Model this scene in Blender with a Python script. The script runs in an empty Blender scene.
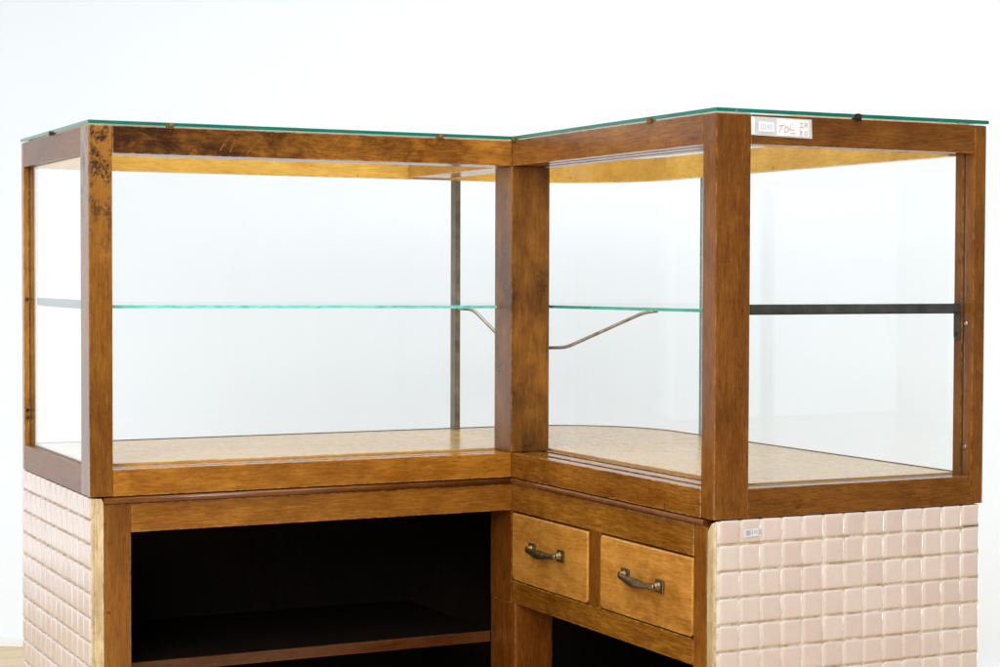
import bpy, bmesh, math, random
from mathutils import Vector, Matrix
random.seed(7)
scene = bpy.context.scene
COL = scene.collection
PI = math.pi

# ------------------------------------------------------------------ mesh helpers
def box(bm, x0, x1, y0, y1, z0, z1, bev=0.0, seg=2, mi=0):
    co = [(x0,y0,z0),(x1,y0,z0),(x1,y1,z0),(x0,y1,z0),(x0,y0,z1),(x1,y0,z1),(x1,y1,z1),(x0,y1,z1)]
    v = [bm.verts.new(c) for c in co]
    fs = [bm.faces.new([v[i] for i in f]) for f in ((3,2,1,0),(4,5,6,7),(0,1,5,4),(1,2,6,5),(2,3,7,6),(3,0,4,7))]
    for f in fs: f.material_index = mi
    if bev:
        es = list({e for f in fs for e in f.edges})
        bmesh.ops.bevel(bm, geom=es, offset=bev, segments=seg, profile=0.6, affect='EDGES', clamp_overlap=True)
    return bm

def prism(bm, poly, axis, a0, a1, mi=0, side_mi=None, bev=0.0):
    """extrude a 2D polygon along axis: X -> (y,z), Y -> (x,z), Z -> (x,y)"""
    def P(u, w, a):
        return {'X': (a,u,w), 'Y': (u,a,w), 'Z': (u,w,a)}[axis]
    lo = [bm.verts.new(P(u,w,a0)) for u,w in poly]
    hi = [bm.verts.new(P(u,w,a1)) for u,w in poly]
    caps = [bm.faces.new(lo[::-1]), bm.faces.new(hi)]
    for f in caps: f.material_index = mi
    n = len(poly); sides = []
    for i in range(n):
        f = bm.faces.new((lo[i], lo[(i+1)%n], hi[(i+1)%n], hi[i]))
        f.material_index = mi if side_mi is None else side_mi
        sides.append(f)
    bmesh.ops.recalc_face_normals(bm, faces=caps+sides)
    if bev:
        es = [e for f in caps for e in f.edges]
        bmesh.ops.bevel(bm, geom=es, offset=bev, segments=2, profile=0.6, affect='EDGES', clamp_overlap=True)
    return bm

def tube(bm, pts, rads, n=10, mi=0, up=Vector((0,0,1)), cap=True):
    pts = [Vector(p) for p in pts]
    if not hasattr(rads, '__len__'): rads = [rads]*len(pts)
    rings = []
    for i, p in enumerate(pts):
        t = (pts[min(i+1,len(pts)-1)] - pts[max(i-1,0)]).normalized()
        a = t.cross(up)
        if a.length < 1e-4: a = t.cross(Vector((1,0,0)))
        a.normalize(); b = a.cross(t).normalized()
        rings.append([bm.verts.new(p + (a*math.cos(2*PI*k/n) + b*math.sin(2*PI*k/n))*rads[i]) for k in range(n)])
    fs = []
    for i in range(len(rings)-1):
        for k in range(n):
            f = bm.faces.new((rings[i][k], rings[i][(k+1)%n], rings[i+1][(k+1)%n], rings[i+1][k])); f.material_index = mi; f.smooth = True; fs.append(f)
    if cap:
        fs.append(bm.faces.new(rings[0][::-1])); fs.append(bm.faces.new(rings[-1]))
    bmesh.ops.recalc_face_normals(bm, faces=fs)
    return bm

def lathe(bm, origin, axis, prof, n=20, mi=0):
    """prof: list of (distance along axis, radius)"""
    o = Vector(origin); ax = Vector(axis).normalized()
    a = ax.cross(Vector((0,0,1)))
    if a.length < 1e-3: a = ax.cross(Vector((1,0,0)))
    a.normalize(); b = ax.cross(a)
    rings = [[bm.verts.new(o + ax*d + (a*math.cos(2*PI*k/n)+b*math.sin(2*PI*k/n))*max(r,1e-5)) for k in range(n)] for d, r in prof]
    fs = []
    for i in range(len(rings)-1):
        for k in range(n):
            f = bm.faces.new((rings[i][k], rings[i][(k+1)%n], rings[i+1][(k+1)%n], rings[i+1][k])); f.smooth = True; f.material_index = mi; fs.append(f)
    fs.append(bm.faces.new(rings[0][::-1])); fs.append(bm.faces.new(rings[-1]))
    bmesh.ops.recalc_face_normals(bm, faces=fs)
    return bm

def link(name, bm, mats, parent=None, smooth_angle=None):
    me = bpy.data.meshes.new(name)
    bm.normal_update(); bm.to_mesh(me); bm.free()
    for m in (mats if isinstance(mats, (list, tuple)) else [mats]): me.materials.append(m)
    o = bpy.data.objects.new(name, me); COL.objects.link(o)
    if parent is not None: o.parent = parent
    return o

def part(name, parent, mat, *boxes, bev=0.0012):
    bm = bmesh.new()
    for b in boxes: box(bm, *b, bev=bev)
    return link(name, bm, mat, parent)

def thing(name, label, cat, loc=(0,0,0)):
    o = bpy.data.objects.new(name, None); COL.objects.link(o)
    o.location = loc; o['label'] = label; o['category'] = cat
    return o

# ------------------------------------------------------------------ material helpers
def newmat(name):
    m = bpy.data.materials.new(name); m.use_nodes = True
    nt = m.node_tree; nt.nodes.clear()
    return m, nt, nt.nodes, nt.links

class G:
    """small node-graph helper"""
    def __init__(s, name):
        s.m, s.nt, s.n, s.l = newmat(name)
        s.out = s.n.new('ShaderNodeOutputMaterial')
    def node(s, typ, **kw):
        n = s.n.new(typ)
        for k, v in kw.items(): setattr(n, k, v)
        return n
    def link(s, a, b): s.l.new(a, b)
    def setin(s, sock, v):
        if hasattr(v, 'is_output'): s.l.new(v, sock)
        else: sock.default_value = v
    def math(s, op, a, b=None, clamp=False):
        n = s.node('ShaderNodeMath', operation=op); n.use_clamp = clamp
        s.setin(n.inputs[0], a)
        if b is not None: s.setin(n.inputs[1], b)
        return n.outputs[0]
    def mix(s, fac, a, b, blend='MIX'):
        n = s.node('ShaderNodeMix', data_type='RGBA', blend_type=blend)
        s.setin(n.inputs[0], fac); s.setin(n.inputs[6], a); s.setin(n.inputs[7], b)
        return n.outputs[2]
    def noise(s, vec, scale, detail=3, rough=.55, dist=0.0):
        n = s.node('ShaderNodeTexNoise'); s.setin(n.inputs['Vector'], vec)
        n.inputs['Scale'].default_value = scale; n.inputs['Detail'].default_value = detail
        n.inputs['Roughness'].default_value = rough; n.inputs['Distortion'].default_value = dist
        return n.outputs['Fac']
    def mapping(s, vec, scale, loc=(0,0,0)):
        n = s.node('ShaderNodeMapping'); s.setin(n.inputs['Vector'], vec)
        n.inputs['Scale'].default_value = scale; n.inputs['Location'].default_value = loc
        return n.outputs[0]
    def ramp(s, fac, stops):
        n = s.node('ShaderNodeValToRGB'); s.setin(n.inputs[0], fac)
        cr = n.color_ramp
        while len(cr.elements) < len(stops): cr.elements.new(0.5)
        for e, (p, c) in zip(cr.elements, stops):
            e.position = p; e.color = (c, c, c, 1) if not hasattr(c, '__len__') else (*c, 1)
        return n.outputs[0]
    def remap(s, v, a, b, c=0.0, d=1.0):
        n = s.node('ShaderNodeMapRange'); s.setin(n.inputs[0], v)
        for i, q in enumerate((a, b, c, d)): n.inputs[i+1].default_value = q
        return n.outputs[0]
    def coords(s, rnd=True):
        tc = s.node('ShaderNodeTexCoord')
        if not rnd: return tc.outputs['Object']
        oi = s.node('ShaderNodeObjectInfo')
        mu = s.math('MULTIPLY', oi.outputs['Random'], 7.0)
        va = s.node('ShaderNodeVectorMath', operation='ADD')
        s.link(tc.outputs['Object'], va.inputs[0]); s.link(mu, va.inputs[1])
        return va.outputs[0]
    def principled(s, **kw):
        p = s.node('ShaderNodeBsdfPrincipled')
        for k, v in kw.items(): s.setin(p.inputs[k.replace('_', ' ')], v)
        s.link(p.outputs[0], s.out.inputs[0])
        return p

def c3(*a): return (*a, 1.0)

def wood(name, axis, dark, mid, light, rough=.22, wear=.55, speck=.24, blot=.33, pore=.62, patches=None, edge=.8, spec=.5, gradient=None):
    """varnished hardwood with fibre, pores, blotchy old varnish, rubbed edges.
    patches: (axis index, start, end, density) - peeled black varnish in that stretch of the piece
    gradient: (axis index, a, b, colour a multiplier) - varnish darkened with age towards one end"""
    g = G(name)
    raw = g.coords(False); co = g.coords(True)
    def sc(long, cross):
        v = [cross]*3; v['XYZ'.index(axis)] = long
        return tuple(v)
    fig = g.noise(g.mapping(co, sc(3.0, 26)), 1.0, 7, .62, .8)
    fib = g.noise(g.mapping(co, sc(26, 400)), 1.0, 4, .65)
    fib2 = g.noise(g.mapping(co, sc(50, 620)), 1.0, 2, .6)
    bl = g.noise(g.mapping(co, sc(15, 24)), 1.0, 9, .72, .5)
    big = g.noise(co, 5.0, 4, .55)
    f = g.math('ADD', g.math('MULTIPLY', fig, .45), g.math('MULTIPLY', fib, .55))
    col = g.ramp(f, [(.29, dark), (.5, mid), (.72, light)])
    # blotchy varnish
    bf = g.remap(g.math('ADD', g.math('MULTIPLY', bl, .55), g.math('MULTIPLY', big, .45)), .38, .62)
    lo, hi = 1-blot, 1+blot*.5
    tint = g.mix(bf, (lo, lo*.86, lo*.70, 1), (hi, hi, hi*.98, 1))
    oi = g.node('ShaderNodeObjectInfo')                      # every board cut from another plank
    tint = g.mix(1.0, tint, g.mix(oi.outputs['Random'], (.86,.84,.82,1), (1.10,1.11,1.12,1)), 'MULTIPLY')
    vm = g.node('ShaderNodeVectorMath', operation='MULTIPLY'); g.link(col, vm.inputs[0]); g.link(tint, vm.inputs[1])
    vm2 = g.node('ShaderNodeVectorMath', operation='MULTIPLY'); g.link(vm.outputs[0], vm2.inputs[0]); vm2.inputs[1].default_value = GT
    col = vm2.outputs[0]
    # pores
    pm = g.math('MULTIPLY', g.remap(fib2, .57, .70), pore, True)
    col = g.mix(pm, col, tuple(x*.35 for x in dark)+(1,))
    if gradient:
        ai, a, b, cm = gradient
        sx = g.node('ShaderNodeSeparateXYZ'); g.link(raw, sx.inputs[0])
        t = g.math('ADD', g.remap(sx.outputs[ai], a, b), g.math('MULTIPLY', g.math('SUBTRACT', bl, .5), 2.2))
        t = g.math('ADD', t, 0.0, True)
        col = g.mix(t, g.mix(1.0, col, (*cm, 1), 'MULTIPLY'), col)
    # dark age spots, sparse
    spn = g.noise(g.mapping(co, (1,1,1)), 46, 4, .6)
    col = g.mix(g.math('MULTIPLY', g.remap(spn, .665, .74), .75*wear, True), col, tuple(x*.16 for x in dark)+(1,))
    # light scuffs
    s1 = g.noise(g.mapping(co, sc(90, 460)), 1.0, 4, .7)
    col = g.mix(g.math('MULTIPLY', g.remap(s1, .62, .78), speck*.6, True), col, tuple(min(1, x*1.9+.03) for x in light)+(1,))
    if patches:
        ai, a, b, dens = patches
        sx = g.node('ShaderNodeSeparateXYZ'); g.link(raw, sx.inputs[0])
        reg = g.remap(sx.outputs[ai], a, b)
        pn = g.noise(g.mapping(raw, sc(34, 52), (3.1,1.7,.4)), 1.0, 8, .78, .5)
        pf = g.noise(g.mapping(raw, sc(200, 300)), 1.0, 3, .7)
        pv = g.math('ADD', g.math('MULTIPLY', pn, .8), g.math('MULTIPLY', pf, .2))
        pmask = g.math('MULTIPLY', g.remap(pv, dens+.006, dens+.085), reg, True)
        light2 = g.mix(g.math('MULTIPLY', reg, .50), col, tuple(min(1, x*1.15) for x in light)+(1,))
        col = g.mix(g.math('MULTIPLY', pmask, .92), light2, (.017, .0105, .008, 1))
    # rubbed edges
    if edge:
        bv = g.node('ShaderNodeBevel'); bv.samples = 4; bv.inputs['Radius'].default_value = .0028
        ge = g.node('ShaderNodeNewGeometry')
        dt = g.node('ShaderNodeVectorMath', operation='DOT_PRODUCT')
        g.link(bv.outputs[0], dt.inputs[0]); g.link(ge.outputs['Normal'], dt.inputs[1])
        em = g.remap(dt.outputs['Value'], .985, .88)
        en = g.remap(g.noise(co, 70, 4, .7), .45, .6)
        col = g.mix(g.math('MULTIPLY', g.math('MULTIPLY', em, en), edge, True), col, tuple(min(1, x*1.6+.02) for x in light)+(1,))
    rg = g.math('ADD', g.math('MULTIPLY', bl, .22), rough-.11)
    bh = g.math('ADD', g.math('MULTIPLY', fib, .5), g.math('MULTIPLY', fib2, .5))
    bump = g.node('ShaderNodeBump'); bump.inputs['Strength'].default_value = .09; bump.inputs['Distance'].default_value = .0006
    g.link(bh, bump.inputs['Height'])
    p = g.principled(Base_Color=col, Roughness=rg, Specular_IOR_Level=spec)
    g.link(bump.outputs[0], p.inputs['Normal'])
    return g.m

GT = (.85, .815, .755)
_wc = {}
PRE = dict(
    honey=dict(dark=(.20,.070,.0075), mid=(.40,.163,.017), light=(.55,.262,.040)),
    brown=dict(dark=(.105,.034,.0045), mid=(.215,.078,.0085), light=(.335,.140,.020)),
    red=dict(dark=(.10,.028,.0045), mid=(.20,.064,.009), light=(.30,.112,.018)),
    ochre=dict(dark=(.60,.32,.065), mid=(.80,.49,.115), light=(.86,.58,.165), blot=.20, speck=.1, pore=.3, wear=1.0),
    drawer=dict(dark=(.33,.13,.018), mid=(.62,.29,.055), light=(.78,.44,.115), blot=.42, wear=.5, pore=.35),
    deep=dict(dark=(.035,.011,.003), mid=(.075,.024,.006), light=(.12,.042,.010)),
    inner=dict(dark=(.006,.004,.003), mid=(.011,.007,.0055), light=(.016,.010,.008), edge=0, speck=.0, rough=.6, spec=.12),  # near-black base carries the shade of the unlit cabinet interior
    floor=dict(dark=(.50,.30,.11), mid=(.64,.42,.165), light=(.72,.51,.23), spec=.32, rough=.20, blot=.07, speck=.0, pore=.06, wear=.2),
    pale=dict(dark=(.52,.39,.21), mid=(.72,.58,.36), light=(.82,.72,.50), rough=.7, blot=.34, wear=1.3, pore=.8),
)
def W(pre, axis, **kw):
    key = (pre, axis, tuple(sorted((k, str(v)) for k, v in kw.items())))
    if key not in _wc:
        d = dict(PRE[pre]); d.update(kw)
        _wc[key] = wood(f'{pre}_wood', axis, **d)
    return _wc[key]

def simple(name, col, rough=.4, metal=0.0, nscale=None, namt=.3, bump=0.0, spec=.5):
    g = G(name)
    co = g.coords(True); c = (*col, 1)
    kw = dict(Roughness=rough, Metallic=metal, Specular_IOR_Level=spec)
    if nscale:
        n = g.noise(co, nscale, 5, .65)
        c = g.mix(g.remap(n, .35, .65), tuple(x*(1-namt) for x in col)+(1,), tuple(min(1, x*(1+namt)) for x in col)+(1,))
        kw['Roughness'] = g.remap(n, .3, .7, rough*.75, rough*1.3)
    p = g.principled(Base_Color=c, **kw)
    if bump:
        b = g.node('ShaderNodeBump'); b.inputs['Strength'].default_value = bump; b.inputs['Distance'].default_value = .001
        g.link(g.noise(co, (nscale or 50)*2, 4), b.inputs['Height']); g.link(b.outputs[0], p.inputs['Normal'])
    return g.m

def glass_face(name, tint, f0=.02):
    """thin pane face: clear with a Schlick reflection on either side"""
    g = G(name)
    ge = g.node('ShaderNodeNewGeometry')
    dt = g.node('ShaderNodeVectorMath', operation='DOT_PRODUCT')
    g.link(ge.outputs['Normal'], dt.inputs[0]); g.link(ge.outputs['Incoming'], dt.inputs[1])
    c = g.math('ABSOLUTE', dt.outputs['Value'])
    p5 = g.math('POWER', g.math('SUBTRACT', 1.0, c, True), 5.0)
    fr = g.math('ADD', g.math('MULTIPLY', p5, 1-f0), f0, True)
    tr = g.node('ShaderNodeBsdfTransparent'); tr.inputs[0].default_value = (*tint, 1)
    gl = g.node('ShaderNodeBsdfGlossy'); gl.inputs['Roughness'].default_value = .015; gl.inputs['Color'].default_value = (.95,.97,.97,1)
    mx = g.node('ShaderNodeMixShader'); g.link(fr, mx.inputs[0]); g.link(tr.outputs[0], mx.inputs[1]); g.link(gl.outputs[0], mx.inputs[2])
    g.link(mx.outputs[0], g.out.inputs[0])
    return g.m

def glass_edge(name, c1, c2, scale=45):
    g = G(name)
    co = g.coords(True)
    n = g.noise(g.mapping(co, (scale, scale, 220)), 1.0, 4, .65)
    chip = g.remap(g.noise(co, 160, 3, .7), .66, .72)
    col = g.mix(g.remap(n, .38, .62), (*c1, 1), (*c2, 1))
    col = g.mix(g.math('MULTIPLY', chip, .6), col, (.45,.75,.68,1))
    g.principled(Base_Color=col, Roughness=.12, Specular_IOR_Level=.55)
    return g.m

M_PANE = glass_face('clear_pane_glass', (.993,.997,.996))
M_PANE_EDGE = glass_edge('pane_edge_glass', (.16,.24,.21), (.26,.36,.32))
M_TOPG = glass_face('clear_top_glass', (.965,.99,.98))
M_TOP_EDGE = glass_edge('deep_green_glass_edge', (.002,.125,.082), (.007,.175,.122), 12)
M_SHELF_EDGE = glass_edge('turquoise_glass_edge', (.09,.56,.48), (.26,.74,.66), 60)
M_BRASS = simple('aged_brass', (.27,.165,.055), .38, .9, 90, .45)
M_DARKBRASS = simple('dark_brass', (.055,.034,.018), .42, .8, 90, .5)
M_HANDLE = simple('tarnished_bronze', (.215,.155,.080), .36, .92, 120, .22, .03)
M_IRON = simple('blackened_iron', (.052,.054,.053), .45, .2, 60, .4, .1)
M_POSTM = simple('dull_bronze_strip', (.17,.138,.096), .45, .3, 40, .3)
M_STEEL = simple('dull_steel', (.36,.33,.28), .34, .9, 60, .3)
M_PAPER = simple('white_paper', (.80,.80,.81), .6, 0, 40, .05)
M_TAPE = simple('clear_tape', (.58,.57,.60), .3, 0, 30, .10)
M_INKB = simple('faded_blue_ink', (.52,.54,.68), .6)
M_INKR = simple('red_brown_ink', (.46,.33,.32), .6)
M_INKG = simple('grey_ink', (.27,.27,.36), .6)
M_PUTTY = simple('dark_putty', (.030,.020,.014), .6)
M_BLACK = simple('soot_black', (.006,.006,.007), .7)

# ------------------------------------------------------------------ tile material
def tile_mat():
    g = G('pink_glazed_tile')
    at = g.node('ShaderNodeAttribute'); at.attribute_name = 'tone'
    co = g.coords(False)
    n = g.noise(co, 60, 4, .6)
    t = g.math('ADD', g.math('MULTIPLY', at.outputs['Fac'], .42), g.math('MULTIPLY', n, .58))
    col = g.ramp(t, [(.12, (.61,.49,.44)), (.5, (.66,.55,.50)), (.88, (.71,.61,.565))])
    sp = g.remap(g.noise(co, 420, 2, .6), .68, .74)
    col = g.mix(g.math('MULTIPLY', sp, .25), col, (.42,.27,.19,1))
    p = g.principled(Base_Color=col, Roughness=.16, Specular_IOR_Level=.5)
    b = g.node('ShaderNodeBump'); b.inputs['Strength'].default_value = .12; b.inputs['Distance'].default_value = .002
    g.link(g.noise(co, 38, 2, .5), b.inputs['Height']); g.link(b.outputs[0], p.inputs['Normal'])
    return g.m
def grout_mat():
    g = G('cream_grout')
    co = g.coords(False)
    n = g.noise(co, 55, 5, .65); n2 = g.noise(co, 400, 3, .6)
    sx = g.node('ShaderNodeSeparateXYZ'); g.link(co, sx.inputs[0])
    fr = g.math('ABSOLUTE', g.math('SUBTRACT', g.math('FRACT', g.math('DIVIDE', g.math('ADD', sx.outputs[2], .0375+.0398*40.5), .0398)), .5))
    joint_shade = g.math('MULTIPLY', g.remap(fr, .085, .05), g.remap(n, .28, .60, .05, .75), True)   # tan level joints, with the shadow line under each tile painted in
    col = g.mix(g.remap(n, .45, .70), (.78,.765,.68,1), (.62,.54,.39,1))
    col = g.mix(joint_shade, col, (.40,.27,.13,1))
    col = g.mix(g.math('MULTIPLY', g.remap(n2, .6, .7), .4), col, (.33,.24,.13,1))
    g.principled(Base_Color=col, Roughness=.85)
    return g.m
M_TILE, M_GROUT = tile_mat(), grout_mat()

# writing ------------------------------------------------------------
def text_mesh(body, size):
    cu = bpy.data.curves.new('writing', 'FONT'); cu.body = body; cu.size = size; cu.align_x = 'CENTER'; cu.align_y = 'CENTER'
    ob = bpy.data.objects.new('writing', cu); COL.objects.link(ob)
    dg = bpy.context.evaluated_depsgraph_get(); dg.update()
    me = bpy.data.meshes.new_from_object(ob.evaluated_get(dg))
    bpy.data.objects.remove(ob); bpy.data.curves.remove(cu)
    return me
def place_xz(me_or_bm, x, y, z, rot=0.0, shx=0.0):
    """lay 2D drawing (x,y) on a wall facing -y"""
    bm = bmesh.new()
    if isinstance(me_or_bm, bpy.types.Mesh): bm.from_mesh(me_or_bm)
    else: bm = me_or_bm
    mt = Matrix.Translation((x,y,z)) @ Matrix.Rotation(rot,4,'Y') @ Matrix.Rotation(PI/2,4,'X')
    bmesh.ops.transform(bm, matrix=mt, verts=bm.verts)
    return bm
def strokes(bm, lines, w):
    for ln in lines:
        for (ax,ay),(bx_,by_) in zip(ln[:-1], ln[1:]):
            d = Vector((bx_-ax, by_-ay)); 
            if d.length < 1e-6: continue
            n = Vector((-d.y, d.x)).normalized()*w/2; e = d.normalized()*w*.3
            vs = [bm.verts.new((ax-e.x+n.x, ay-e.y+n.y,0)), bm.verts.new((ax-e.x-n.x, ay-e.y-n.y,0)), bm.verts.new((bx_+e.x-n.x, by_+e.y-n.y,0)), bm.verts.new((bx_+e.x+n.x, by_+e.y+n.y,0))]
            bm.faces.new(vs)

# ------------------------------------------------------------------ dimensions (metres; z = 0 where case meets base)
L, D, R, WD, H = .760, .498, .666, .5065, .600
ZB, ZT = .043, .5555           # sill top, top-rail underside
ZF = .0465                     # display floor
ROOM_Z = -.65

# ================================================================== DISPLAY CASE
case = thing('display_case', 'L-shaped glass showcase in a brown wooden frame, standing on the tiled counter', 'display case', (0,0,0))

# corner posts
part('corner_post', case, W('brown','Z', patches=(2,.34,.51,.478), mid=(.24,.095,.0105), light=(.37,.165,.025), speck=.4), (-L,-.7215, 0,.0555, 0,H), bev=.0016)
part('corner_post', case, W('brown','Z', rough=.30, blot=.65, mid=(.235,.090,.010), light=(.37,.165,.023)), (.0003,.0766, .0003,.069, ZB+.0005,ZT-.0005), bev=.0018)
part('corner_post', case, W('brown','Z', speck=.7, edge=.9), (0,.0605, -R,-.6295, 0,H), bev=.0018)
bm = bmesh.new()
box(bm, .4823,WD, -R,-.6446, 0,H, bev=.003); box(bm, .4842,WD-.0012, -.6444,-.6388, .0005,H-.0005); box(bm, .4826,WD-.0006, -.6386,-.6202, .0003,H-.0003, bev=.0012)
e_post = link('corner_post', bm, W('brown','Z', speck=.6, mid=(.225,.085,.009)), case)
for z in (.2860,.0896):
    bm = bmesh.new()
    lathe(bm, (.4823,-.6510,z), (-1,0,0), [(0,.0040),(.0012,.0040),(.0024,.0028),(.0027,.0006)], 14)
    box(bm, .4794,.4799, -.6510-.0028,-.6510+.0028, z-.0004,z+.0004)
    link('screw', bm, M_STEEL, e_post)
bm = bmesh.new()
box(bm, -L,-.7508, .4810,D, 0,H, bev=.0015); box(bm, -.7506,-.7462, .4830,D-.001, .0005,H-.0005); box(bm, -.7460,-.7380, .4812,D-.0006, .0003,H-.0003, bev=.001)
b_post = link('corner_post', bm, W('honey','Z', mid=(.40,.178,.022)), case)
for z in (.3140,.1097,.0960):
    bm = bmesh.new(); lathe(bm, (-.7545,.4810,z), (0,-1,0), [(0,.0034),(.0010,.0034),(.0020,.0024),(.0023,.0005)], 14)
    link('screw', bm, M_DARKBRASS, b_post)

# top rails
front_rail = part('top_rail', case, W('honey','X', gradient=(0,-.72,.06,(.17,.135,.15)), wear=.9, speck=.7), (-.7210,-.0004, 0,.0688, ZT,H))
gv = [(0,ZT),(.021,ZT),(.021,ZT+.008),(.030,ZT+.008),(.030,ZT),(.054,ZT),(.054,ZT+.008),(.063,ZT+.008),(.063,ZT),(.085,ZT),(.085,H),(0,H)]
bm = bmesh.new(); prism(bm, gv, 'Y', -.6290, .0688, bev=.0008)
link('top_rail', bm, W('brown','Y', mid=(.25,.095,.011), light=(.37,.16,.024)), case)
part('top_rail', case, W('brown','X', mid=(.225,.086,.0095)), (.0609,.4819, -R+.0004,-.6390, ZT,H))
part('top_rail', case, W('brown','Y', rough=.36), (-L+.0004,-.7455, .0559,.4806, ZT,H))
bm = bmesh.new(); strokes(bm, [[(-.5336,.5762),(-.5410,.5652)],[(-.5145,.5845),(-.5238,.5628)],[(-.4795,.5777),(-.4940,.5617)]], .0011)
link('scratch', place_xz(bm, 0,-.0004,0), W('drawer','X'), front_rail)
# inner back rail: straight, bent round the corner, straight
RC, RR = .245, .2465           # corner centre, outer radius of the glass
def arcpts(rad, n=28, a0=90, a1=0):
    return [(RC+rad*math.cos(math.radians(a0+(a1-a0)*i/n)), RC+rad*math.sin(math.radians(a0+(a1-a0)*i/n))) for i in range(n+1)]
zr = .5530
part('back_rail', case, W('ochre','X'), (-.7376,.0045, .468,.4905, zr,H-.0005))
bm = bmesh.new()
o_, i_ = arcpts(.2455), arcpts(.223)
prism(bm, [(.0053,.4905)] + o_ + i_[::-1] + [(.0053,.468)], 'Z', zr, H-.0005)
link('back_rail', bm, W('ochre','X', light=(.70,.44,.15)), case)
part('back_rail', case, W('ochre','Y'), (.468,.4905, -.6198,.2444, zr,H-.0005))
# cross beam between the two wings
part('cross_beam', case, W('ochre','Y', mid=(.50,.27,.065)), (.004,.082, .0696,.4676, ZT,H-.002))

# sills
gs = [(0,0),(.069,0),(.069,ZB),(.059,ZB),(.059,ZB-.003),(.050,ZB-.003),(.050,ZB),(.028,ZB),(.028,ZB-.003),(.019,ZB-.003),(.019,ZB),(0,ZB)]
bm = bmesh.new(); prism(bm, gs, 'X', -.7210, -.0004, bev=.0009)
link('sill', bm, W('honey','X', speck=.6, light=(.56,.265,.040)), case)
gs2 = [(0,0),(.085,0),(.085,ZB),(.072,ZB),(.072,ZB-.006),(.058,ZB-.006),(.058,ZB),(.034,ZB),(.034,ZB-.006),(.021,ZB-.006),(.021,ZB),(0,ZB)]
bm = bmesh.new(); prism(bm, gs2, 'Y', -.6290, .0688, bev=.0009)
link('sill', bm, W('honey','Y', mid=(.285,.108,.012), dark=(.125,.042,.0055), wear=1.0, speck=.7, edge=.9), case)
part('sill', case, W('brown','X', mid=(.25,.098,.0105), speck=.6), (.0609,.4819, -R+.0004,-.6300, 0,.0443))
part('sill', case, W('brown','Y', rough=.38), (-L+.0004,-.7410, .0559,.4806, 0,.0455))

# display floors
part('display_floor', case, W('floor','X'), (-.7400,.0835, .0698,.4905, .008,ZF), bev=.0007)
bm = bmesh.new()
prism(bm, [(.0860,-.6205),(.4905,-.6205),(.4905,RC)] + arcpts(.2455, 28, 0, 90) + [(.0845,.4905),(.0845,.0705),(.0860,.0695)], 'Z', .008, ZF, bev=.0007)
link('display_floor', bm, W('floor','Y', light=(.49,.34,.17)), case)

# slim bronze post at the back
bm = bmesh.new()
box(bm, .1045,.1060, .462,.484, ZF,ZT-.0025); box(bm, .1062,.1255, .4825,.4842, ZF,ZT-.0025); box(bm, .1062,.1165, .464,.4823, ZF,ZT-.0025, bev=.0008)
link('support_post', bm, M_POSTM, case)

# glass
def pane(name, bm_fn, parent=case, mats=(M_PANE, M_PANE_EDGE)):
    bm = bmesh.new(); bm_fn(bm)
    for f in bm.faces:
        f.material_index = 1 if f.calc_area() < 0 else f.material_index
    return link(name, bm, list(mats), parent)
def slab(bm, x0,x1,y0,y1,z0,z1, thin):
    box(bm, x0,x1,y0,y1,z0,z1)
    bm.normal_update()
    for f in bm.faces:
        f.material_index = 0 if abs(f.normal['xyz'.index(thin)]) > .9 else 1
pane('end_pane', lambda b: slab(b, -.7500,-.7466, .0557,.4829, .0457,ZT-.0002, 'x'), mats=(M_PANE, M_PUTTY))
pane('end_pane', lambda b: slab(b, .0607,.4841, -.6434,-.6400, .0445,ZT-.0002, 'y'), mats=(M_PANE, M_PUTTY))
pane('back_pane', lambda b: slab(b, -.7376,.1120, .4925,.4960, .004,H-.0008, 'y'))
JY = .1515
def curved(b):
    o, i = arcpts(.2505), arcpts(.2470)
    prism(b, [(.1125,RC+.2505)] + o + [(RC+.2505,JY),(RC+.2470,JY)] + i[::-1] + [(.1125,RC+.2470)], 'Z', .004, H-.0008)
    b.normal_update()
    for f in b.faces:
        f.smooth = False
        f.material_index = 1 if (abs(f.normal.z) > .9 or f.calc_area() < .004) else 0
    for f in b.faces:
        if len(f.verts) == 4 and abs(f.normal.z) < .5 and abs(f.normal.y) < .999 and abs(f.normal.x) < .999: f.material_index = 0
pane('curved_pane', curved)
pane('back_pane', lambda b: slab(b, .4925,.4960, -.6200,JY-.0030, .004,H-.0008, 'x'))

bm = bmesh.new()
prism(bm, [(-.7376,.4921),(.2445,.4921)] + arcpts(.2466) + [(.4916,-.6195),(.4908,-.6195)] + arcpts(.2458,28,0,90) + [(-.7376,.4909)], 'Z', .0300, ZF+.0011)
link('glazing_bead', bm, M_PUTTY, case)
# L-shaped glass top with rounded outer corner
bm = bmesh.new()
oL = [(-.7608,-.0012),(-.0012,-.0012),(-.0012,-R-.0012),(.5096,-R-.0012),(.5096,.245)] + [(RC+.2646*math.cos(a), RC+.2560*math.sin(a)) for a in [math.radians(q) for q in range(4,90,4)]] + [(.245,.501),(-.7608,.501)]
prism(bm, oL, 'Z', .6020, .6078, mi=0, side_mi=1, bev=.0006)
bm.normal_update()
for f in bm.faces:
    f.material_index = 0 if abs(f.normal.z) > .95 else 1
link('top_glass', bm, [M_TOPG, M_TOP_EDGE], case)

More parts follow.
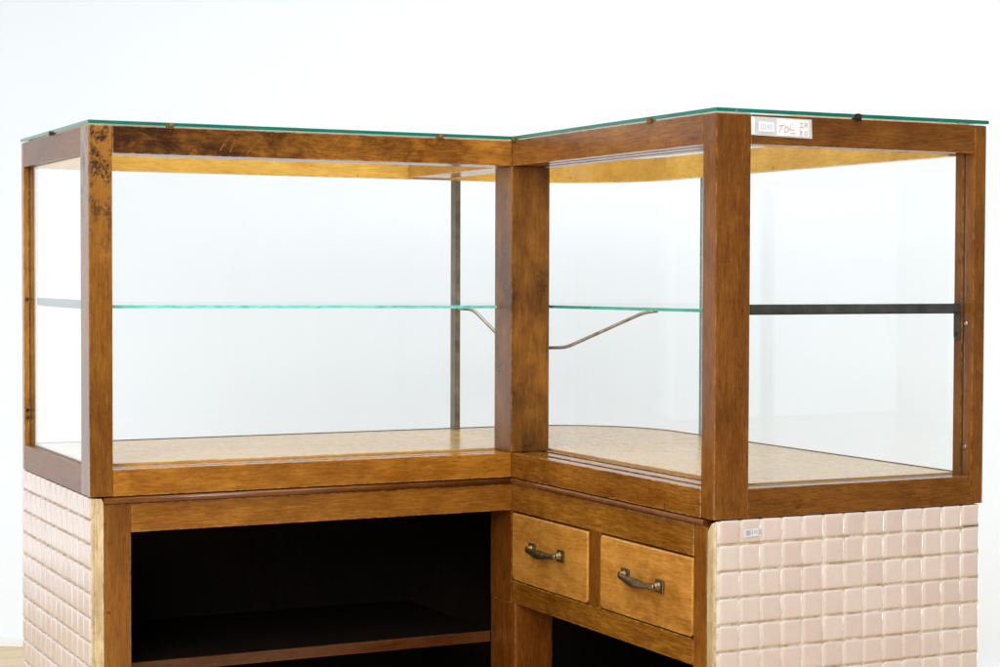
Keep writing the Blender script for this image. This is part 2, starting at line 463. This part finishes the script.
# glass clips on the top edge
def clip(x, y, ang, mat, w=.0058, h=.0052):
    bm = bmesh.new()
    pr = []
    for k in range(13):
        a = PI*k/12
        pr.append((w*math.cos(a), h + .0016*math.sin(a)))
    pr += [(-w*1.08, -.0026), (w*1.08, -.0026)]
    prism(bm, pr, 'Y', -.0042, -.0017, bev=.0006)
    lathe(bm, (0,-.0042,.0020), (0,-1,0), [(0,.0026),(.0007,.0026),(.0012,.0015)], 12)
    box(bm, -.0055,.0055, -.0017,.006, -.0009,.0016)
    bmesh.ops.transform(bm, matrix=Matrix.Translation((x,y,.6004)) @ Matrix.Rotation(ang,4,'Z'), verts=bm.verts)
    return link('glass_clip', bm, mat, case)
clip(-.6258,0,0,M_BRASS); clip(-.1412,0,0,M_BRASS)
clip(0,-.010,-PI/2,M_BRASS); clip(0,-.4793,-PI/2,M_BRASS)
clip(.2529,-R,0,M_DARKBRASS,.0056,.0066); clip(-L,.253,-PI/2,M_DARKBRASS,.0040,.0040)

# glass shelves
def shelf(x0,x1,y0,y1,zf,rc=0):
    bm = bmesh.new()
    t = .0052
    poly = [(x0,y0),(x1,y0)]
    if rc:
        poly += [(x1-rc+rc*math.cos(a), y1-rc+rc*math.sin(a)) for a in [math.radians(q) for q in range(0,91,6)]]
    else: poly += [(x1,y1)]
    poly += [(x0,y1)]
    prism(bm, poly, 'Z', 0, t, mi=0, side_mi=1)
    for v in bm.verts: v.co.z += zf(v.co.x, v.co.y)
    bm.normal_update()
    for f in bm.faces: f.material_index = 0 if abs(f.normal.z) > .95 else 1
    return link('glass_shelf', bm, [M_TOPG, M_SHELF_EDGE if not rc else M_SHELF_EDGE2], case)
M_SHELF_EDGE2 = glass_edge('green_glass_edge', (.012,.27,.18), (.05,.40,.30), 40)
shelf(-.7315,.0880, .060,.480, lambda x,y: .3005-.0049*x)
shelf(.0905,.4850, -.6100,.480, lambda x,y: .3012-.0043*y, .22)

# iron rests for the shelf ends
bm = bmesh.new(); box(bm, .0607,.4801, -.6365,-.6335, .3042,.3178, bev=.0005); box(bm, .0610,.4790, -.6333,-.6080, .3020,.3036, bev=.0004); box(bm, .0610,.4790, -.6333,-.6320, .3037,.3150)
rest = link('shelf_rest', bm, M_IRON, case)
bm = bmesh.new()
pl = [(-.6378,.3186),(-.6378,.268)] + [(-.6300+.0078*math.cos(math.radians(a)), .2665+.0078*math.sin(math.radians(a))) for a in range(190,351,16)] + [(-.6222,.268),(-.6222,.3186)]
prism(bm, pl, 'X', .4802, .4822, bev=.0005)
tab = link('mounting_tab', bm, M_IRON, rest)
bm = bmesh.new(); lathe(bm, (.4802,-.6300,.2697), (-1,0,0), [(0,.0034),(.0006,.0032),(.001,.0015)], 12); link('screw', bm, M_BLACK, tab)
bm = bmesh.new(); box(bm, -.7355,-.7325, .0557,.4806, .3032,.3165, bev=.0005); box(bm, -.7323,-.7160, .0560,.4800, .3012,.3038, bev=.0004)
link('shelf_rest', bm, M_IRON, case)

# bent rod under the shelves at the inner post
def smooth_path(ctrl, per=8):
    pts = []
    n = len(ctrl)
    for i in range(n-1):
        p0 = Vector(ctrl[max(i-1,0)]); p1 = Vector(ctrl[i]); p2 = Vector(ctrl[i+1]); p3 = Vector(ctrl[min(i+2,n-1)])
        for k in range(per):
            t = k/per
            pts.append(.5*((2*p1)+(p2-p0)*t+(2*p0-5*p1+4*p2-p3)*t*t+(3*p1-p0-3*p2+p3)*t**3))
    pts.append(Vector(ctrl[-1])); return pts
def bend(ctrl, r=.012):
    out = [Vector(ctrl[0])]
    for i in range(1, len(ctrl)-1):
        a, b, c = Vector(ctrl[i-1]), Vector(ctrl[i]), Vector(ctrl[i+1])
        d1 = (a-b).normalized(); d2 = (c-b).normalized()
        p, q = b+d1*r, b+d2*r
        for k in range(7):
            t = k/6; out.append(p*(1-t)**2 + b*2*t*(1-t) + q*t*t)
    out.append(Vector(ctrl[-1])); return out
bm = bmesh.new()
tube(bm, bend([(-.026,.170,.2980),(-.0055,.1495,.2978),(.046,.098,.2296),(.0995,.0445,.2280),(.1225,.0215,.2290),(.2260,-.082,.2945),(.2440,-.100,.2972)]), .0031, 10)
box(bm, -.0330,-.0170, .163,.177, .2978,.3002, bev=.0006); box(bm, .2350,.2510, -.107,-.093, .2978,.3006, bev=.0006)
lathe(bm, (.0745,.0665,.2285), (1,1,0), [(0,.0055),(.003,.0055),(.0065,.0045)], 14)
link('shelf_bracket', bm, M_STEEL, case)

# stock ticket taped to the end rail
ticket = None
SX, SZ, SY = .1155, .5822, -R+.0004
tr = math.radians(.5)
bm = bmesh.new(); prism(bm, [(-.0548,-.0128),(.0545,-.0150),(.0535,.0138),(-.0555,.0146)], 'Y', -.0006, -.0001)
bmesh.ops.transform(bm, matrix=Matrix.Translation((SX,SY,SZ)), verts=bm.verts)
ticket = link('stock_ticket', bm, M_TAPE, case)
bm = bmesh.new(); prism(bm, [(-.0425,-.0070),(-.0145,-.0078),(-.0148,.0070),(-.0422,.0078)], 'Y', -.0011, -.0007)
prism(bm, [(-.0095,-.0120),(.0485,-.0128),(.0480,.0118),(-.0095,.0122)], 'Y', -.0011, -.0007)
prism(bm, [(-.0540,-.0120),(-.0490,-.0122),(-.0495,.0140),(-.0548,.0141)], 'Y', -.0011, -.0007)
bmesh.ops.transform(bm, matrix=Matrix.Translation((SX,SY,SZ)), verts=bm.verts)
link('paper_slip', bm, M_PAPER, ticket)
bm = place_xz(text_mesh('0243', .0105), SX-.0285, SY-.0014, SZ-.0004)
link('printed_number', bm, M_INKB, ticket)
bm = bmesh.new()
strokes(bm, [[(-.0065,.0020),(.0035,.0038)],[(-.0008,.0030),(-.0030,-.0020),(-.0052,-.0075)],
             [(.0050,.0012),(.0034,-.0080)],[(.0050,.0012),(.0095,.0006),(.0112,-.0030),(.0090,-.0062),(.0036,-.0072)],
             [(.0150,.0040),(.0128,-.0028),(.0220,-.0034)],[(.0170,.0052),(.0185,.0060)],[(.0145,-.0085),(.0165,-.0078),(.0195,-.0086),(.0235,-.0080)]], .0009)
link('handwriting', place_xz(bm, SX, SY-.0014, SZ), M_INKR, ticket)
bm = bmesh.new()
strokes(bm, [[(.0315,.0072),(.0375,.0080)],[(.0348,.0076),(.0340,.0012)],[(.0305,.0008),(.0380,.0014)],
             [(.0415,.0082),(.0400,.0010)],[(.0415,.0082),(.0450,.0068),(.0440,.0042),(.0408,.0040)],[(.0425,.0040),(.0462,.0008)],
             [(.0310,-.0040),(.0340,-.0036),(.0352,-.0058),(.0320,-.0068),(.0352,-.0080),(.0345,-.0104),(.0312,-.0106)],
             [(.0378,-.0104),(.0382,-.0100)],[(.0430,-.0044),(.0405,-.0060),(.0402,-.0092),(.0430,-.0104),(.0455,-.0085),(.0452,-.0058),(.0430,-.0044)],[(.0465,-.0034),(.0475,-.0040)]], .0009)
link('handwriting', place_xz(bm, SX, SY-.0014, SZ), M_INKR, ticket)

# ================================================================== COUNTER BASE
base = thing('counter_cabinet', 'pink tiled L-shaped counter with two drawers and dark open shelves, under the glass showcase', 'counter', (0,0,ROOM_Z))
def bpart(*a, **k):
    o = part(*a, **k); o.matrix_parent_inverse = Matrix.Translation((0,0,-ROOM_Z)); return o
def blink(*a, **k):
    o = link(*a, **k); o.matrix_parent_inverse = Matrix.Translation((0,0,-ROOM_Z)); return o
F = .003
# moulding under the case
mp = [(F+.012,-.0130),(F-.0010,-.0130),(F-.0040,-.0112),(F-.0052,-.0080),(F-.0046,-.0046),(F-.0020,-.0022),(F+.012,-.0018)]
bm = bmesh.new(); prism(bm, mp, 'X', -.7366, F-.0002)
for f in bm.faces: f.smooth = True
blink('moulding', bm, W('red','X', speck=.6, mid=(.19,.068,.013)), base)
bm = bmesh.new(); prism(bm, mp, 'Y', -.6363, F-.0060)
blink('moulding', bm, W('red','Y', speck=.6, mid=(.19,.066,.013)), base)
# carcass top
bm = bmesh.new()
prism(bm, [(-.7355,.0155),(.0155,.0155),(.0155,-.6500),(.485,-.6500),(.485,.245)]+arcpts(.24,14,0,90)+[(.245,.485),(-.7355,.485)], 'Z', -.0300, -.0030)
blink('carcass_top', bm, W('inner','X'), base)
# stiles and rails
bpart('stile', base, W('brown','Z', wear=.9, gradient=(0,-.74,-.715,(1.35,1.55,1.5)), speck=.3), (-.7365,-.6915, F,.026, ROOM_Z,-.0134), bev=.001)
bpart('rail', base, W('honey','X', mid=(.30,.118,.0135), dark=(.155,.055,.007)), (-.6910,F-.0004, F,.026, -.0603,-.0134), bev=.001)
bpart('rail', base, W('honey','Y', mid=(.285,.118,.0145), dark=(.15,.056,.007)), (F,.026, -.6062,F+.001, -.0606,-.0134), bev=.001)
bpart('stile', base, W('brown','Z', mid=(.26,.098,.0105)), (F,.026, -.6430,-.6066, ROOM_Z,-.0134), bev=.001)
bpart('rail', base, W('honey','Y', mid=(.265,.104,.0115), dark=(.135,.048,.006)), (F+.0006,.026, -.6062,-.0016, -.2262,-.1868), bev=.001)
bpart('divider', base, W('brown','Z', mid=(.26,.10,.0108)), (F+.001,.026, -.3205,-.2812, -.1864,-.0610), bev=.001)
bm = bmesh.new()
box(bm, F+.0004,.0800, F+.0004,.0880, -.2264,-.0607, bev=.001)
box(bm, F+.0004,.0800, -.0115,.0880, ROOM_Z,-.2266, bev=.0035)
blink('corner_post', bm, W('red','Z', edge=1.0), base)
# drawers
def drawer(y0, y1, z0, z1):
    bm = bmesh.new()
    def rr(ins, r):
        ps = []
        for cx, cz, a0 in ((y1-ins-r, z1-ins-r, 0),(y0+ins+r, z1-ins-r, 90),(y0+ins+r, z0+ins+r, 180),(y1-ins-r, z0+ins+r, 270)):
            rq = r if a0 >= 180 else r*.35
            cx2 = cx + (r-rq if a0 in (0,270) else rq-r); cz2 = cz + (r-rq if a0 in (0,90) else rq-r)
            for k in range(6):
                a = math.radians(a0+18*k); ps.append((cx2+rq*math.cos(a), cz2+rq*math.sin(a)))
        return ps
    rings = []
    for x, ins in ((.0225,0),(F+.0020,0),(F+.0002,.0007),(F-.0008,.0022)):
        rings.append([bm.verts.new((x,u,w)) for u,w in rr(ins,.011)])
    fs = []
    for a, b in zip(rings[:-1], rings[1:]):
        n = len(a)
        for k in range(n): fs.append(bm.faces.new((a[k], a[(k+1)%n], b[(k+1)%n], b[k])))
    fs.append(bm.faces.new(rings[-1])); fs.append(bm.faces.new(rings[0][::-1]))
    bmesh.ops.recalc_face_normals(bm, faces=fs)
    box(bm, .0228,.40, y0+.006,y0+.018, z0+.006,z1-.012); box(bm, .0228,.40, y1-.018,y1-.006, z0+.006,z1-.012)
    box(bm, .0228,.40, y0+.0185,y1-.0185, z0+.010,z0+.018); box(bm, .390,.402, y0+.0185,y1-.0185, z0+.0185,z1-.014)
    return blink('drawer', bm, W('drawer','Y'), base)
def handle(dr, y, z, tilt):
    bm = bmesh.new()
    xf = F-.0008; hw = .053
    for s in (1,-1):
        # square foot plate with hollowed neck
        b2 = bmesh.new()
        box(b2, xf-.0034,xf, -.0118,.0118, -.0105,.0100, bev=.0014)
        lathe(b2, (xf-.0030,0,.0), (-1,0,0), [(0,.0086),(.003,.0070),(.006,.0056),(.010,.0050)], 14)
        lathe(b2, (xf-.0034,-s*0.0,-.0072), (-1,0,0), [(0,.0017),(.0008,.0016),(.0012,.0008)], 10)
        bmesh.ops.translate(b2, vec=(0,s*hw,0), verts=b2.verts)
        me = bpy.data.meshes.new('t'); b2.to_mesh(me); b2.free(); bm.from_mesh(me); bpy.data.meshes.remove(me)
    pts, rad = [], []
    for i in range(33):
        t = i/32; u = (t*2-1)
        pts.append((xf-.0108-.0062*(1-u*u)**.8, hw*u*1.02, -.0022*(1-u*u)-.001))
        rad.append(.0046+.0036*math.exp(-((u)/.42)**2) + .0007*math.exp(-((abs(u)-.86)/.06)**2))
    tube(bm, pts, rad, 14)
    bmesh.ops.transform(bm, matrix=Matrix.Translation((0,y,z)) @ Matrix.Rotation(tilt,4,'X'), verts=bm.verts)
    h = link('handle', bm, M_HANDLE, dr)
d1 = drawer(-.2790,-.0010, -.1852,-.0643)
handle(d1, -.1355,-.1180, math.radians(-1))
d2 = drawer(-.6050,-.3222, -.1848,-.0640)
handle(d2, -.4600,-.1185, math.radians(1.6))
d1.rotation_euler = (0,0,0)

# interior
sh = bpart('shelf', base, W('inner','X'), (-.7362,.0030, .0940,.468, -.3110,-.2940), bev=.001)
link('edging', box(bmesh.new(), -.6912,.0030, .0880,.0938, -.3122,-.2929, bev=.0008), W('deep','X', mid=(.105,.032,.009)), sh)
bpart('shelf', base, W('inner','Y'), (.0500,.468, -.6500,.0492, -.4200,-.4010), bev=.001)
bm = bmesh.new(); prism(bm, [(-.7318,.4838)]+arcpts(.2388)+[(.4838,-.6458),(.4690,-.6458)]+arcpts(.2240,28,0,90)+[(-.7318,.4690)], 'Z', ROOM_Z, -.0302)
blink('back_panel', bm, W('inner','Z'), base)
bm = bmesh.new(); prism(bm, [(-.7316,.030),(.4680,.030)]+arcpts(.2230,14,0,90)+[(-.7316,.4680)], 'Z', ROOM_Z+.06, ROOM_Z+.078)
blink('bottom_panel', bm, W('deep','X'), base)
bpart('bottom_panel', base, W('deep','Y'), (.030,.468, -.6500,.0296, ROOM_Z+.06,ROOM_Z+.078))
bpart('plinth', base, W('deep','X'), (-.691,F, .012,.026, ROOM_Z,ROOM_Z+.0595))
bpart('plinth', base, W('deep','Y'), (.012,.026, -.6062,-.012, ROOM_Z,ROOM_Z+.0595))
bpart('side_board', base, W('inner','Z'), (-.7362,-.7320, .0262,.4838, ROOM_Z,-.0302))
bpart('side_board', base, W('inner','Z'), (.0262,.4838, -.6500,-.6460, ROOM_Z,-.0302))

# tiled panels: board + grout bed + individually set pillow tiles, one mesh each
PITCH = .0398
def tile_panel(name, length_cols, place, skip=(), seedv=1, cut=None):
    """place(u, w, d) -> world point: u along the wall, w up, d out of the wall"""
    rnd = random.Random(seedv)
    bm = bmesh.new(); tone = bm.faces.layers.float.new('tone')
    nrow = 17
    for r in range(nrow):
        zt = -.0016 if r == 0 else -.0375-PITCH*(r-1)
        zb = -.0375-PITCH*r
        if zb < ROOM_Z: zb = ROOM_Z
        if zt-zb < .006: continue
        for c in range(len(length_cols)-1):
            u0, u1 = length_cols[c]+.0014, length_cols[c+1]-.0014
            w0, w1 = zb+.0014, zt-.0014
            if r == 0: w1 = zt
            if cut and (r, c) == cut: w0 += .0030
            ju, jw = rnd.uniform(-.00035,.00035), rnd.uniform(-.0004,.0004)
            rot = rnd.uniform(-.010,.010)
            dd = rnd.uniform(-.0002,.0002); tx, ty = rnd.uniform(-.008,.008), rnd.uniform(-.008,.008)
            cu, cw = (u0+u1)/2, (w0+w1)/2; hu, hw_ = (u1-u0)/2, (w1-w0)/2
            rings = []
            for ins, dep in ((0,-.0012),(.0000,.0014),(.0004,.0028),(.0013,.0038),(.0032,.0042),(.0070,.0043)):
                ring = []
                a, b = hu-ins, hw_-ins
                rc = .0028
                for sx, sy, a0 in ((1,1,0),(-1,1,90),(-1,-1,180),(1,-1,270)):
                    for k in range(3):
                        an = math.radians(a0+45*k)
                        x = sx*(a-rc)+rc*math.cos(an); y = sy*(b-rc)+rc*math.sin(an)
                        ring.append(bm.verts.new(place(cu+ju+x-y*rot, cw+jw*(r > 0)+y+x*rot, dep+dd+x*tx+y*ty)))
                rings.append(ring)
            tv = rnd.random()
            for A, B in zip(rings[:-1], rings[1:]):
                n = len(A)
                for k in range(n):
                    f = bm.faces.new((A[k], A[(k+1)%n], B[(k+1)%n], B[k])); f.smooth = True; f[tone] = tv
            f = bm.faces.new(rings[-1]); f.smooth = True; f[tone] = tv
    bmesh.ops.recalc_face_normals(bm, faces=bm.faces)
    return bm
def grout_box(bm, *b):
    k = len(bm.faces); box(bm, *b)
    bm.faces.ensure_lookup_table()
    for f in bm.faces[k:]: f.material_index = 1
colsL = [.0036 + (.5075-.0036)*i/13 for i in range(14)]
bm = tile_panel('l', colsL, lambda u,w,d: (-.7556-d, u, w), seedv=3)
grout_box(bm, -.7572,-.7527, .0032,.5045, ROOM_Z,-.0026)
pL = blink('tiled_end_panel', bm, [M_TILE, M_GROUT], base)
pL['label'] = 'pink tiled end panel under the narrow glass end'
colsR = [.0100,.0475,.0842,.1226,.1604,.1988,.2374,.2754,.3130,.3511,.3888,.4266,.4648,.5022]
bm = tile_panel('r', colsR, lambda u,w,d: (u, -.6622-d, w), seedv=5, cut=(0,12))
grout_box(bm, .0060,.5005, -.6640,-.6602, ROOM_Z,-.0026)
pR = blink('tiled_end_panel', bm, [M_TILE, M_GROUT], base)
# dark chip where the grout has fallen out
bm = bmesh.new(); prism(bm, [(.4665,-.0346),(.4998,-.0343),(.5000,-.0356),(.4700,-.0362)], 'Y', -.6648,-.6641); o = link('grout_gap', bm, M_BLACK, pR)
# outer wall, straight - curved - straight
R0 = .2495
s1 = (.245+.7560); sa = R0*PI/2; s2 = .245+.6630
def outer(u, w, d):
    if u < s1: return (-.7560+u, RC+R0+.0050+d, w)
    u -= s1
    if u < sa:
        a = PI/2-u/R0; rr_ = R0+.005+d
        return (RC+rr_*math.cos(a), RC+rr_*math.sin(a), w)
    u -= sa
    return (RC+R0+.005+d, RC-u, w)
tot = s1+sa+s2; nc = round(tot/.0385)
bm = tile_panel('o', [tot*i/nc for i in range(nc+1)], outer, seedv=9)
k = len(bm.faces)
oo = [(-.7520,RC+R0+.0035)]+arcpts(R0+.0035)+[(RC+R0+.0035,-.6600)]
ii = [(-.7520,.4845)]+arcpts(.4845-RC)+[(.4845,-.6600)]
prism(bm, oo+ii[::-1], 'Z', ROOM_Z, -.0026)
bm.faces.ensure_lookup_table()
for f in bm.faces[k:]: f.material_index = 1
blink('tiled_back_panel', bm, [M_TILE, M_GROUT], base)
# raw board edges beside the tiles
bm = bmesh.new(); prism(bm, [(-.7525,ROOM_Z),(-.7371,ROOM_Z),(-.7371,-.0100),(-.7400,-.0035),(-.7525,-.0028)], 'Y', .0012, .4840, bev=.0006)
blink('panel_board', bm, W('pale','Z'), base)
bm = bmesh.new(); prism(bm, [(-.6600,ROOM_Z),(-.6434,ROOM_Z),(-.6434,-.0200),(-.6480,-.0130),(-.6550,-.0060),(-.6600,-.0042)], 'X', .0036, .4840, bev=.0006)
blink('panel_board', bm, W('pale','Z'), base)
# grout edge strips that close the tile beds towards the front
bpart('panel_edging', base, W('pale','Z', mid=(.68,.56,.36)), (-.7571,-.7530, .0010,.0030, ROOM_Z,-.0030), bev=.0004)
bpart('panel_edging', base, W('pale','Z', mid=(.68,.56,.36)), (.0034,.0058, -.6650,-.6603, ROOM_Z,-.0050), bev=.0004)

# small number label on the second tile
bm = bmesh.new(); prism(bm, [(-.0150,-.0062),(.0142,-.0050),(.0145,.0068),(-.0146,.0056)], 'Y', -.0004, 0)
bmesh.ops.transform(bm, matrix=Matrix.Translation((.0672,-.6673,-.0218)), verts=bm.verts)
lab = link('number_label', bm, simple('label_paper', (.70,.70,.74), .55), pR)
bm = bmesh.new()
strokes(bm, [[(-.0110,-.0035),(-.0042,-.0032),(-.0042,.0036),(-.0110,.0033),(-.0110,-.0035)],[(-.0110,.0000),(-.0042,.0002)],[(-.0076,-.0032),(-.0076,.0034)],[(-.0110,.0016),(-.0042,.0018)],[(-.0110,-.0018),(-.0042,-.0016)],[(-.0093,-.0033),(-.0093,.0033)],[(-.0059,-.0033),(-.0059,.0033)]], .00045)
link('printed_mark', place_xz(bm, .0672,-.6680,-.0216), M_INKG, lab)
bm = place_xz(text_mesh('1=3', .0112), .0727,-.6680,-.0213)
link('printed_number', bm, M_INKG, lab)

# ================================================================== ROOM
g = G('pale_floor_boards')
co = g.coords(False)
n1 = g.noise(g.mapping(co, (2,26,1)), 1.0, 5, .6, .5)
br = g.node('ShaderNodeTexBrick'); g.link(g.mapping(co, (1,1,1)), br.inputs['Vector'])
br.inputs['Scale'].default_value = 1; br.inputs['Brick Width'].default_value = 1.2; br.inputs['Row Height'].default_value = .11; br.inputs['Mortar Size'].default_value = .0012
br.inputs['Color1'].default_value = (.74,.54,.31,1); br.inputs['Color2'].default_value = (.68,.49,.28,1); br.inputs['Mortar'].default_value = (.25,.16,.09,1)
col = g.mix(1.0, br.outputs['Color'], g.ramp(n1, [(.3,(.8,.78,.74)),(.7,(1.1,1.1,1.1))]), 'MULTIPLY')
g.principled(Base_Color=col, Roughness=.35)
bm = bmesh.new(); box(bm, -9,9, -9,9, ROOM_Z-.05, ROOM_Z)
o = link('floor', bm, g.m); o['kind'] = 'structure'; o['label'] = 'pale wooden floor'

p1 = Vector((-.4442,2.1389,0)); p2 = Vector((1.7249,.709,0)); dv = (p2-p1).normalized(); nv = Vector((-dv.y, dv.x, 0)); 
if nv.y < 0: nv = -nv
ang = math.atan2(dv.y, dv.x)
g = G('white_wall_paint')
co = g.coords(False)
n = g.noise(co, 1.6, 4, .5); n2 = g.noise(co, 240, 3, .6)
p = g.principled(Base_Color=g.mix(g.remap(n,.35,.65), (.785,.843,.90,1), (.80,.855,.91,1)), Roughness=.8)
b = g.node('ShaderNodeBump'); b.inputs['Strength'].default_value = .05; b.inputs['Distance'].default_value = .001
g.link(n2, b.inputs['Height']); g.link(b.outputs[0], p.inputs['Normal'])
bm = bmesh.new(); box(bm, -6,6, 0,.12, ROOM_Z, 2.2)
bmesh.ops.transform(bm, matrix=Matrix.Translation(p1) @ Matrix.Rotation(ang,4,'Z'), verts=bm.verts)
o = link('wall', bm, g.m); o['kind'] = 'structure'; o['label'] = 'plain white wall behind the counter'
bm = bmesh.new(); prism(bm, [(-.0005,ROOM_Z+.0005),(-.012,ROOM_Z+.0005),(-.012,ROOM_Z+.012),(-.009,ROOM_Z+.0135),(-.009,ROOM_Z+.021),(-.005,ROOM_Z+.0245),(-.0005,ROOM_Z+.0245)], 'X', -6, 6)
bmesh.ops.transform(bm, matrix=Matrix.Translation(p1) @ Matrix.Rotation(ang,4,'Z'), verts=bm.verts)
o = link('skirting', bm, simple('white_skirting', (.78,.80,.77), .45)); o['kind'] = 'structure'; o['label'] = 'low white skirting along the wall'

# ================================================================== LIGHT
world = bpy.data.worlds.new('World'); scene.world = world; world.use_nodes = True
bg = world.node_tree.nodes['Background']; bg.inputs[0].default_value = (.86,.93,1.0,1); bg.inputs[1].default_value = .22
def area(name, loc, target, sx, sy, power, col):
    la = bpy.data.lights.new(name, 'AREA'); la.shape = 'RECTANGLE'; la.size = sx; la.size_y = sy; la.energy = power; la.color = col
    o = bpy.data.objects.new(name, la); COL.objects.link(o); o.location = loc
    o.rotation_euler = (Vector(target)-Vector(loc)).to_track_quat('-Z','Y').to_euler()
    return o
area('ceiling_lamp', (-.8,-1.1,2.15), (-.8,-1.1,0), 4.5, 3.2, 126, (.95,.98,1.0))
area('front_lamp', (-3.0,-3.9,1.9), (.1,0,.1), 2.2, 2.0, 130, (1.0,1.0,1.0))
area('window_lamp', (-1.45,2.1,.40), (-.6,.2,.25), 1.1, 1.7, 2.6, (.72,.86,1.0))
area('added_wall_fill', (-3.0,1.7,-.45), (1.3,1.35,.15), 1.6, .34, 19, (.93,.97,1.0))  # unseen area light added low at the left to brighten the wall
area('added_wall_fill', (3.5,-.35,-.45), (.1,1.85,.0), 1.6, .34, 98, (.93,.97,1.0))  # second added light, unseen at the right, lifting the same wall

# ================================================================== CAMERA
cam = bpy.data.cameras.new('camera'); co_ = bpy.data.objects.new('camera', cam); COL.objects.link(co_)
r = Vector((.89594879,-.44414432,.00340407)); u = Vector((.0106439,.02913202,.9995189)); f = Vector((.44402981,.89548152,-.03082822))
mat = Matrix((( r.x,u.x,-f.x,-1.51027652),(r.y,u.y,-f.y,-2.99982309),(r.z,u.z,-f.z,.36011787),(0,0,0,1)))
co_.matrix_world = mat
cam.sensor_width = 36; cam.lens = 36*1880.39/1000; cam.clip_start = .05; cam.clip_end = 100
scene.camera = co_
vs = scene.view_settings; scene.display_settings.display_device = 'sRGB'
vs.view_transform = 'Standard'; vs.look = 'None'; vs.exposure = 0.13; vs.gamma = 1
scene.render.engine = 'CYCLES'
cy = scene.cycles
cy.transparent_max_bounces = 40; cy.max_bounces = 14; cy.glossy_bounces = 6; cy.diffuse_bounces = 6
cy.use_denoising = True; cy.sample_clamp_indirect = 8
